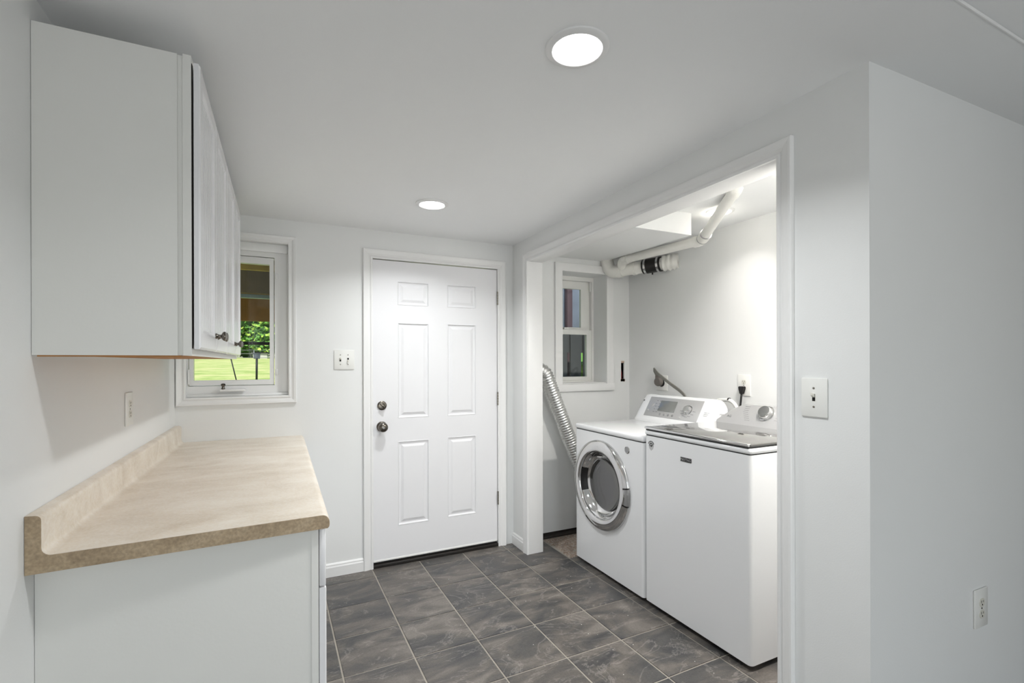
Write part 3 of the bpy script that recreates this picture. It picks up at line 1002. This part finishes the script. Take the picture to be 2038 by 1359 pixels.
for q in range(5):
    for c in range(2):
        yy = 2.590 - c * .028
        box(bm, yy - .016 + .004 * (q % 2), yy, .052 + q * .021, .0545 + q * .021, .0022, .0026)
for q in range(7):
    a = R(100 + q * 27)
    yy, s_ = 2.285 - .052 * math.cos(a + R(90)) * 1.0, .092 + .048 * math.sin(a + R(90))
    box(bm, yy - .012, yy + .012, s_ - .001, s_ + .0012, .0022, .0026)
for v_ in bm.verts: v_.co = PS(v_.co.x, v_.co.y, v_.co.z)
bmesh.ops.recalc_face_normals(bm, faces=bm.faces)
tag(put('panel_print', bm, 'print', cons), kind='stuff')
bm = BM()
for q in range(3): box(bm, 2.125 - .012 * q * .4, 2.155, .066 + q * .011, .068 + q * .011, .0002, .0006)
box(bm, 2.715, 2.728, .128, .138, .0003, .0007)
for v_ in bm.verts: v_.co = PS(v_.co.x, v_.co.y, v_.co.z)
tag(put('side_print', bm, 'print', cons), kind='stuff')

# ================================================================== WASHER
ws = thing('washing_machine', 'white top-loading washing machine with smoked glass lid', 'washing machine', (2.16, 1.75, 0))
WYa, WYb = 1.414, 2.080
B('body', FX, 2.50, WYa, WYb, .026, .932, 'enamel', ws, .018, 5, vert)
B('seam', FX + .006, 2.49, WYa + .008, WYb - .008, .928, .942, 'shadowgap', ws)
B('top_deck', FX - .002, 2.50, WYa - .001, WYb + .001, .936, .962, 'enamel', ws, .011, 4)
for x in (FX + .06, 2.44):
    for y in (WYa + .06, WYb - .06):
        bm = BM()
        lathe(bm, [(0, 0), (.02, 0), (.02, .01), (.008, .012), (.008, .03)], lambda u, v, h: Vector((x + u, y + v, h)), 14)
        put('foot', bm, 'rubber', ws)
lid = B('lid', FX + .004, 2.345, WYa + .002, WYb - .006, .9695, .9800, 'lidglass', ws, .003, 2)
B('lid_lip', FX - .010, FX + .013, WYa + .006, WYb - .006, .9690, .9815, 'chrome', lid, .005, 3)
B('lid_gasket', FX - .001, 2.34, WYa + .010, WYb - .012, .9615, .9700, 'black', lid)
B('lid_hinge_bar', 2.346, 2.372, WYa + .01, WYb - .01, .960, .975, 'silver', ws, .003)
# console: a sloped silver face whose top corners curve down
def WZ(y):
    m = min(y - WYa, WYb - y)
    f = min(1., m / .17)
    return .992 + .100 * math.sin(f * math.pi / 2) ** 1.0
bm = BM()
N = 40
loops = []
for q in range(N + 1):
    y = WYa + (WYb - WYa) * q / N
    zt = WZ(y)
    k = (zt - .985) / .107
    xt = 2.372 + .075 * k
    loops.append([bm.verts.new(p) for p in ((2.366, y, .9605), (2.366, y, .975), (xt - .004, y, zt - .003), (xt + .008, y, zt), (2.490, y, zt - .006), (2.497, y, .9605))])
for p, q in zip(loops, loops[1:]):
    for i in range(6): bm.faces.new((p[i], p[(i + 1) % 6], q[(i + 1) % 6], q[i]))
bm.faces.new(loops[0]); bm.faces.new(loops[-1][::-1])
bmesh.ops.recalc_face_normals(bm, faces=bm.faces)
wcon = put('console', bm, 'silver', ws, smooth=True, auto=40)
a0 = Vector((2.366, 0, .975)); a1 = Vector((2.443, 0, 1.089))
wd = (a1 - a0).normalized(); wn = Vector((-wd.z, 0, wd.x))
def PW(y, s, t): return a0 + wd * s + wn * t + Vector((0, y, 0))
fk2 = lambda yc, s: (lambda u, v, h: PW(yc + u, s + v, h))
bm = BM()
lathe(bm, [(.046, .0005), (.046, .004), (.039, .006), (.038, .010), (.036, .026), (.033, .030), (.030, .0305), (0, .0305)], fk2(1.782, .088), 40)
put('dial', bm, 'chrome', wcon, smooth=True, auto=35)
seg_text(wcon, 'MAYTAG', .021, lambda x, y, t: PW(2.035 - x, .048 + y, t), 'darkprint')
bm = BM()
for q in range(8):
    yy = 1.895 - .004 * abs(q - 4)
    box(bm, yy - .012 + q * .0035, yy + .020 + q * .0035, .034 + q * .0125, .0352 + q * .0125, .0004, .0008)
for q in range(4):
    box(bm, 1.690, 1.722 - .004 * q, .050 + q * .015, .0512 + q * .015, .0004, .0008)
    box(bm, 1.56, 1.66 - .02 * (q % 2), .040 + q * .018, .0412 + q * .018, .0004, .0008)
for v_ in bm.verts: v_.co = PW(v_.co.x, v_.co.y, v_.co.z)
bmesh.ops.recalc_face_normals(bm, faces=bm.faces)
tag(put('panel_print', bm, 'print', wcon), kind='stuff')
# badge, crest
bdg = B('name_badge', FX - .003, FX + .001, 1.744, 1.814, .838, .859, 'black', ws, .001)
seg_text(bdg, 'MAYTAG', .0185, PF(1.779, .8485, .003), 'silver', squeeze=.92)
bm = BM()
pts = [(-.019, .014), (-.012, .020), (0, .022), (.012, .020), (.019, .014), (.019, -.006), (.013, -.020), (0, -.030), (-.013, -.020), (-.019, -.006)]
prism(bm, pts, lambda u, v: Vector((FX - .0008, 2.028 + u, .884 + v)), lambda u, v: Vector((FX + .001, 2.028 + u, .884 + v)))
crest = put('crest_sticker', bm, 'silver', ws)
bm = BM()
for q in range(7):
    a = R(20 + q * 23)
    c = Vector((2.028 + .021 * math.cos(a), .886 + .019 * math.sin(a)))
    box(bm, FX - .0016, FX - .0006, c.x - .0026, c.x + .0026, c.y - .0024, c.y + .0024)
lathe(bm, [(.012, .0009), (.012, .0015), (.0075, .0015), (.0075, .0009)], lambda u, v, h: Vector((FX - h, 2.028 + u, .884 + v)), 20, R(-40), R(200))
lathe(bm, [(.005, .0009), (.005, .0016), (0, .0016)], lambda u, v, h: Vector((FX - h, 2.026 + u, .880 + v)), 14)
put('crest_mark', bm, 'black', crest)

# ================================================================== SWITCHES AND OUTLETS
def plate(name, label, cat, P, uc, vc, wd_, ht, kind, group=None):
    root = thing(name, label, cat, P(uc, vc - ht / 2, 0), group)
    def pbox(nm, u0, u1, v0, v1, t0, t1, mat, par, bev=0, tilt=0):
        bm = BM()
        box(bm, u0, u1, v0, v1, t0, t1, bev)
        for x in bm.verts:
            c = x.co
            x.co = P(uc + c.x, vc + c.y + tilt * c.z, c.z)
        bmesh.ops.recalc_face_normals(bm, faces=bm.faces)
        return put(nm, bm, mat, par, smooth=bool(bev), auto=40)
    pl_ = pbox('plate', -wd_ / 2, wd_ / 2, -ht / 2, ht / 2, 0.0002, .0065, 'white_plastic', root, .0028)
    def screw(u, v):
        bm = BM()
        lathe(bm, [(.0036, .006), (.0034, .0075), (0, .0082)], lambda a, b, h: P(uc + u + a, vc + v + b, h), 12)
        put('screw', bm, 'steel', pl_, smooth=True, auto=40)
    if kind.startswith('switch'):
        for u in ([0] if kind == 'switch1' else [-.023, .023]):
            pbox('toggle_slot', u - .0052, u + .0052, -.012, .012, .0060, .0068, 'ivory', pl_)
            pbox('slot_gap', u - .0046, u + .0046, -.0112, .0112, .0066, .0071, 'slot', pl_)
            up = 1 if not (kind == 'switch2' and u > 0) else -1
            pbox('toggle', u - .0038, u + .0038, -.005 + .001 * up, .005 + .001 * up, .0066, .0180, 'ivory', root, .0012, tilt=.55 * up)
            screw(u, .030); screw(u, -.030)
    else:
        for v in (.0195, -.0195):
            bm = BM()
            pts = [(.0170 * math.cos(R(a)), max(-.0138, min(.0138, .0170 * math.sin(R(a))))) for a in range(0, 360, 12)]
            prism(bm, pts, lambda a, b: P(uc + a, vc + v + b, .0060), lambda a, b: P(uc + a, vc + v + b, .0082))
            soc = put('socket', bm, 'ivory', root)
            pbox('slot', -.0072, -.0050, v - .0005, v + .0085, .0080, .0086, 'slot', soc)
            pbox('slot', .0050, .0072, v + .0005, v + .0080, .0080, .0086, 'slot', soc)
            bm = BM()
            lathe(bm, [(.0028, .0080), (.0028, .0087), (0, .0087)], lambda a, b, h: P(uc + a, vc + v - .0065 + b, h), 12)
            put('slot', bm, 'slot', soc)
        screw(0, 0)
    return root
plate('wall_switch', 'white double toggle switch plate between the window and the door', 'light switch', P_back, .363, 1.355, .122, .124, 'switch2')
plate('wall_switch', 'white single toggle switch right of the laundry opening', 'light switch', P_open, .972, 1.221, .083, .125, 'switch1')
plate('wall_outlet', 'white outlet on the left wall above the backsplash', 'outlet', P_left, 2.292, 1.162, .092, .127, 'outlet')
plate('wall_outlet', 'white outlet low on the wall right of the corner', 'outlet', P_hall, 2.172, .487, .086, .132, 'outlet')
plate('wall_outlet', 'white outlet above the washing machine with a black plug in it', 'outlet', P_lright, 2.092, 1.188, .092, .134, 'outlet')

# black washer plug and its cord
pg = thing('power_cord', 'black plug and cord in the outlet above the washing machine', 'power cord', (XW - .03, 2.09, 1.0))
bm = BM()
prism(bm, [(-.020, .018), (.020, .018), (.020, .006), (.009, -.030), (-.009, -.030), (-.020, .006)], lambda u, v: Vector((XW - .0085, 2.094 + u, 1.163 + v)), lambda u, v: Vector((XW - .036, 2.094 + u * .85, 1.163 + v)))
bmesh.ops.bevel(bm, geom=bm.edges[:], offset=.003, segments=2, affect='EDGES')
put('plug', bm, 'black', pg, smooth=True, auto=50)
bm = BM()
tube(bm, round_path([(XW - .022, 2.096, 1.138), (XW - .024, 2.100, 1.08), (XW - .05, 2.10, .95), (XW - .06, 2.05, .5), (2.53, 2.0, .2)], .05), .0058, 10)
put('cord', bm, 'black', pg, smooth=True)

# dryer receptacle, plug and cord
do = thing('dryer_outlet', 'white square dryer receptacle on the wall above the dryer', 'outlet', (XW, 2.815, 1.115))
B('plate', XW - .007, XW - .0002, 2.755, 2.872, 1.117, 1.232, 'white_plastic', do, .003)
bm = BM()
lathe(bm, [(.030, .006), (.030, .011), (.027, .013), (0, .013)], lambda u, v, h: Vector((XW - h, 2.813 + u, 1.176 + v)), 28)
put('socket', bm, 'black', do, smooth=True, auto=40)
dp = thing('power_cord', 'grey dryer plug with flat grey cord looping to the dryer', 'power cord', (XW - .05, 2.8, 1.0))
bm = BM()
lathe(bm, [(0, .014), (.032, .014), (.034, .020), (.034, .040), (.030, .048), (0, .050)], lambda u, v, h: Vector((XW - h, 2.822 + u, 1.184 + v)), 24)
box(bm, XW - .046, XW - .018, 2.812, 2.846, 1.200, 1.236, .006)
put('plug', bm, 'plug', dp, smooth=True, auto=45)
from_pts = [(XW - .034, 2.832, 1.222), (XW - .040, 2.862, 1.272), (XW - .048, 2.852, 1.282), (XW - .062, 2.79, 1.243), (XW - .075, 2.66, 1.180), (XW - .085, 2.55, 1.132), (XW - .095, 2.49, 1.098), (XW - .10, 2.46, 1.05), (XW - .10, 2.44, .9)]
bm = BM()
path = round_path(from_pts, .03)
for off in (-.0075, 0, .0075):
    tube(bm, [p + Vector((0, 0, off)) for p in path], .0052, 8)
put('cord', bm, 'cord', dp, smooth=True)

# red sheathed cable end inside the hole in the wall
cb = thing('cable_end', 'dark red cable end inside the slot cut in the laundry wall', 'cable', (2.562, D + .03, 1.19))
bm = BM()
tube(bm, [(2.561, D + .026, 1.186), (2.563, D + .026, 1.24), (2.560, D + .04, 1.29)], .011, 10)
put('sheath', bm, 'red', cb, smooth=True, auto=50)
bm = BM()
tube(bm, [(2.555, D + .02, 1.272), (2.556, D + .018, 1.298)], .0035, 8)
put('wire', bm, 'white_plastic', cb, smooth=True)

# ================================================================== PIPES AND DUCT
dpipe = thing('drain_pipe', 'white plastic drain pipes with a black rubber coupling under the laundry ceiling', 'pipe', (2.5, 2.8, 2.03))
Pa = Vector((2.425, 3.075, 2.058)); Pb = Vector((XW + .01, 2.650, 2.077))
u_ = (Pb - Pa).normalized()
RB = .046
def seg_pipe(name, a, b, r, mat, par, seg=28):
    bm = BM()
    tube(bm, [a, b], r, seg)
    return put(name, bm, mat, par, smooth=True, auto=50)
L_ = (Pb - Pa).length
seg_pipe('main_pipe', Pa, Pb, RB, 'pvc', dpipe)
# sweep elbow turning up into the soffit
bm = BM()
el = round_path([Pa + u_ * .02, Pa - u_ * .075, Pa - u_ * .110 + Vector((0, 0, .12))], .075, 10)
tube(bm, el, RB + .004, 28)
put('elbow', bm, 'pvc', dpipe, smooth=True, auto=50)
seg_pipe('socket_collar', Pa - u_ * .012, Pa + u_ * .030, RB + .008, 'pvc', dpipe)
seg_pipe('socket_collar', Pa + u_ * .12, Pa + u_ * .145, RB + .006, 'pvc', dpipe)
cpl = seg_pipe('rubber_coupling', Pa + u_ * .205, Pa + u_ * .345, RB + .010, 'rubber', dpipe, 32)
for q in (.226, .324):
    hc = seg_pipe('hose_clamp', Pa + u_ * (q - .008), Pa + u_ * (q + .008), RB + .0115, 'chrome', cpl, 32)
bm = BM()
c_ = Pa + u_ * .275 + Vector((0, 0, -.058))
box(bm, c_.x - .004, c_.x + .004, c_.y - .004, c_.y + .004, c_.z - .012, c_.z + .004)
put('clamp_screw', bm, 'black', cpl)
bm = BM()
e0 = Pa + u_ * .36
tube(bm, [e0 + (Pb - e0) * (q / 10) for q in range(11)], RB, 24, radf=lambda i: RB + .010 + .006 * math.sin(i * 1.9) * (1 if i < 9 else .3))
put('plaster_wrap', bm, 'pvc', dpipe, smooth=True)
# branch: tee, slightly falling run, elbow and riser to the ceiling
C_ = Vector((2.352, 2.925, 2.112)); Bq = Vector((2.386, 2.205, 2.098)); A_ = Vector((2.100, 1.712, 2.225))
tee = Pa + u_ * .03 + Vector((0, 0, .01))
bm = BM()
tube(bm, round_path([tee, C_ + Vector((0.02, .05, -.004)), C_ + (Bq - C_).normalized() * .06], .04), .034, 24)
put('branch_elbow', bm, 'pvc', dpipe, smooth=True, auto=50)
seg_pipe('branch_pipe', C_, Bq, .0295, 'pvc', dpipe)
dbr = (A_ - Bq).normalized()
bm = BM()
tube(bm, round_path([Bq + (C_ - Bq).normalized() * .055, Bq, Bq + dbr * .085], .045), .035, 24)
be = put('branch_elbow', bm, 'pvc', dpipe, smooth=True, auto=50)
seg_pipe('riser_pipe', Bq, A_, .0295, 'pvc', dpipe)
for p, q, r in ((Bq + dbr * .083, Bq + dbr * .087, .0358), (Bq + dbr * .018, Bq + dbr * .022, .0362)):
    o = seg_pipe('joint_line', p, q, r, 'crest_grey', be)
bm = BM()
tube(bm, round_path([A_ - dbr * .06, A_ - dbr * .005, A_ + Vector((0, 0, .06))], .03), .0355, 24)
put('riser_elbow', bm, 'pvc', dpipe, smooth=True, auto=50)

# corrugated foil dryer duct
dd = thing('dryer_duct', 'shiny corrugated foil dryer duct slanting down behind the dryer', 'duct', (1.85, 3.08, .5))
path = round_path([(1.69, D - .01, 1.29), (1.695, 3.09, 1.285), (1.752, 3.085, 1.262), (1.860, 3.085, 1.005), (1.972, 3.085, .735), (2.10, 3.04, .40), (2.30, 2.95, .22)], .09, 7)
# resample evenly
ln = [0]
for a, b in zip(path, path[1:]): ln.append(ln[-1] + (b - a).length)
def at(s):
    for i in range(len(ln) - 1):
        if ln[i + 1] >= s: return path[i].lerp(path[i + 1], (s - ln[i]) / max(1e-6, ln[i + 1] - ln[i]))
    return path[-1]
n_r = 280
pp = [at(ln[-1] * i / (n_r - 1)) for i in range(n_r)]
bm = BM()
tube(bm, pp, .05, 22, radf=lambda i: .051 + (.0048, .0048, 0., -.0008)[i % 4] + random.uniform(-.0008, .0008))
put('hose', bm, 'foil', dd, smooth=True, auto=80)
bm = BM()
tube(bm, [pp[0], pp[0] + Vector((0, -.03, 0))], .054, 24)
put('collar', bm, 'foil', dd, smooth=True, auto=50)
# white supply hose behind the console
sh = thing('supply_hose', 'white hose end between the dryer console and the washer console', 'hose', (2.55, 2.1, 1.0))
bm = BM()
tube(bm, round_path([(2.585, 2.30, 1.0), (2.585, 2.27, 1.085), (2.580, 2.15, 1.092), (2.575, 2.10, 1.05), (2.56, 2.05, .8)], .04), .012, 12)
put('hose', bm, 'white_plastic', sh, smooth=True)
bm = BM()
tube(bm, [(2.582, 2.172, 1.0925), (2.582, 2.162, 1.0925)], .0135, 12)
put('clip', bm, 'black', sh, smooth=True, auto=40)

# ================================================================== OUTDOORS
def hill(x, y): return .85 + (y - 6) * .0181
bm = BM()
g = {}
xs = [-40 + 4 * i for i in range(28)]
ys = [3.5, 4.5, 6, 8, 10, 13, 17, 22, 28, 36, 46, 58, 75]
for i, x in enumerate(xs):
    for j, y in enumerate(ys): g[i, j] = bm.verts.new((x, y, (hill(x, y) if y > 5 else .1 + (y - 3.5) * .35) + random.uniform(-.02, .02)))
for i in range(len(xs) - 1):
    for j in range(len(ys) - 1): bm.faces.new((g[i, j], g[i + 1, j], g[i + 1, j + 1], g[i, j + 1]))
tag(put('lawn', bm, 'lawn', smooth=True), 'sunlit yellow-green lawn rising outside the window', 'lawn', kind='structure')
def tree(x, y, h, rx, label, n=3600):
    z = hill(x, y)
    t = thing('tree', label, 'tree', (x, y, z - .1), 'trees beyond the lawn')
    bm = BM()
    tube(bm, [(x, y, z - .1), (x + .1, y, z + h * .3), (x, y + .1, z + h * .6)], .2, 8, radf=lambda i: (.30, .22, .08)[i])
    put('trunk', bm, 'bark', t, smooth=True)
    blobs = [(random.uniform(-.62, .62) * rx, random.uniform(-.5, .5) * rx, random.uniform(.10, .85) * h, random.uniform(.30, .48) * rx) for _ in range(16)]
    bm = BM()
    for bx_, by_, bz_, br in blobs:
        r_ = bmesh.ops.create_icosphere(bm, subdivisions=2, radius=br * .8)
        for v_ in r_['verts']: v_.co = v_.co * random.uniform(.85, 1.05) + Vector((x + bx_, y + by_, max(z + br * .5, z + bz_)))
    cr_ = put('crown', bm, 'leaf_dark', t)
    for mname, cnt in (('leaf', n * 2 // 3), ('leaf2', n // 3)):
        bm = BM()
        for q in range(cnt):
            bx_, by_, bz_, br = random.choice(blobs)
            d = Vector((random.gauss(0, 1), random.gauss(0, 1), random.gauss(0, 1))).normalized() * br * random.uniform(.78, 1.08)
            p = Vector((x + bx_, y + by_, max(z + br * .5, z + bz_))) + d
            if p.z < z + .1: continue
            a = Vector((random.gauss(0, 1), random.gauss(0, 1), random.gauss(0, .6))).normalized() * random.uniform(.16, .34)
            b = a.orthogonal().normalized() * a.length * .7
            bm.faces.new([bm.verts.new(c) for c in (p - a, p - b * .9, p + a, p + b * .9)])
        tag(put('leaves', bm, mname, cr_), kind='stuff')
tree(-2.9, 63, 12, 5.0, 'big leafy green tree beyond the fence in the casement window')
tree(7.5, 64, 12, 4.4, 'green tree standing right of the big leafy one')
tree(-13.5, 64, 12, 4.6, 'green tree standing left of the big leafy one')
tree(5.7, 9.0, 3.0, 1.5, 'green bush beyond the dark skirting boards', 1800)
# wire fence along the far edge of the lawn
fy = 55.0
fz = hill(0, fy)
fn = thing('garden_fence', 'grey wire fence along the far edge of the lawn', 'fence', (0, fy, fz))
for q in range(-6, 5):
    bm = BM()
    tube(bm, [(q * 2.4, fy, fz - .1), (q * 2.4, fy, fz + .9)], .05, 8)
    put('fence_post', bm, 'wire', fn, smooth=True)
for z in (.10, .5, .86):
    bm = BM()
    tube(bm, [(-15, fy, fz + z), (10, fy, fz + z)], .022, 6)
    put('fence_rail', bm, 'wire', fn, smooth=True)
sdh = thing('garden_shed', 'small pale shed behind the wire fence', 'shed', (-1.9, 57, hill(0, 57)))
sz = hill(0, 57)
B('wall', -2.55, -1.25, 56.3, 57.6, sz - .1, sz + .55, 'shed', sdh)
bm = BM()
prism(bm, [(-2.7, .62), (-1.1, .52), (-1.1, .62), (-2.7, .72)], lambda x, z: Vector((x, 56.1, sz + z)), lambda x, z: Vector((x, 57.8, sz + z)))
put('roof', bm, 'iron', sdh)
bn = thing('bin', 'dark bin standing in front of the pale shed', 'bin', (-2.1, 54, hill(0, 54)))
bz = hill(0, 54)
bm = BM()
prism(bm, [(-.25, 0), (.25, 0), (.31, .50), (-.31, .50)], lambda x, z: Vector((-2.1 + x, 53.7, bz + z)), lambda x, z: Vector((-2.1 + x, 54.3, bz + z)))
put('body', bm, 'bin', bn)
B('lid', -2.45, -1.75, 53.66, 54.34, bz + .49, bz + .56, 'bin', bn, .02)
# deck over the basement window
dk = thing('deck', 'dark timber deck with beams seen through the top of the casement window', 'deck', (0, 5, 0))
for q in range(14):
    B('deck_board', -3.2, 1.3, 3.50 + q * .205, 3.695 + q * .205, 2.44, 2.47, 'deck_dark', dk)
for nm, y, z0, z1, th, m in (('pale_ledger', 3.86, 1.995, 2.040, .04, 'deck_pale'), ('joist', 4.35, 1.894, 2.42, .05, 'deck_dark'), ('flashing', 4.42, 1.862, 1.892, .05, 'flashing'), ('beam', 6.25, 1.817, 2.42, .09, 'deck_brown')):
    B(nm, -3.2, 1.3, y, y + th, z0, z1, m, dk)
for x in (-3.0, 1.1):
    B('post', x, x + .12, 6.26, 6.33, .3, 2.42, 'deck_brown', dk)
rl = tag(B('yard_rail', -3.1, 1.6, 7.0, 7.05, 1.567, 1.606, 'iron', None, .008), 'black horizontal rail crossing the casement window view', 'rail')
for x in (-3.0, 1.5):
    B('rail_post', x, x + .05, 7.0, 7.05, hill(x, 7) - .1, 1.58, 'iron', rl)
bm = BM()
tube(bm, [(-.475, 12.0, hill(0, 12) - .1), (-.470, 12.0, 1.435)], .022, 8)
tag(put('garden_stake', bm, 'iron', smooth=True), 'thin dark upright stake on the lawn', 'stake')
bm = BM()
tube(bm, [(-.775, 11.0, hill(0, 11) - .03), (-.885, 11.0, 1.425)], .012, 6)
tag(put('guy_wire', bm, 'iron', smooth=True), 'thin dark slanting wire on the lawn', 'wire')
# boards outside the laundry window
sk = thing('deck_skirting', 'dark vertical boards outside the small laundry window', 'fence', (3.1, 4.6, 0))
for x0, x1 in ((1.90, 2.30), (2.34, 2.52), (2.56, 2.69), (2.735, 2.872), (2.918, 3.056), (3.093, 3.25), (3.29, 3.44), (3.49, 3.68), (3.73, 3.92), (3.97, 4.40)):
    B('board', x0, x1, 4.55, 4.575, .2, 1.66, 'skirt', sk)
for z0, z1 in ((1.44, 1.68), (.5, .62)):
    B('rail', 1.85, 4.5, 4.578, 4.61, z0, z1, 'skirt', sk)
tag(B('reflection_sheet', 2.3, 4.4, 5.00, 5.02, 1.50, 2.36, 'reflection_sheet', None, .004), 'blue-grey sheet standing in for the reflection in the small laundry window', 'reflection_sheet')  # sheet added to give the upper pane its reflection colour
tag(B('sheet_post', 3.10, 3.17, 4.90, 4.96, .3, 2.5, 'redpost', None, .004), 'reddish post in front of the blue-grey reflection sheet', 'post')
print('tiles', n_t)
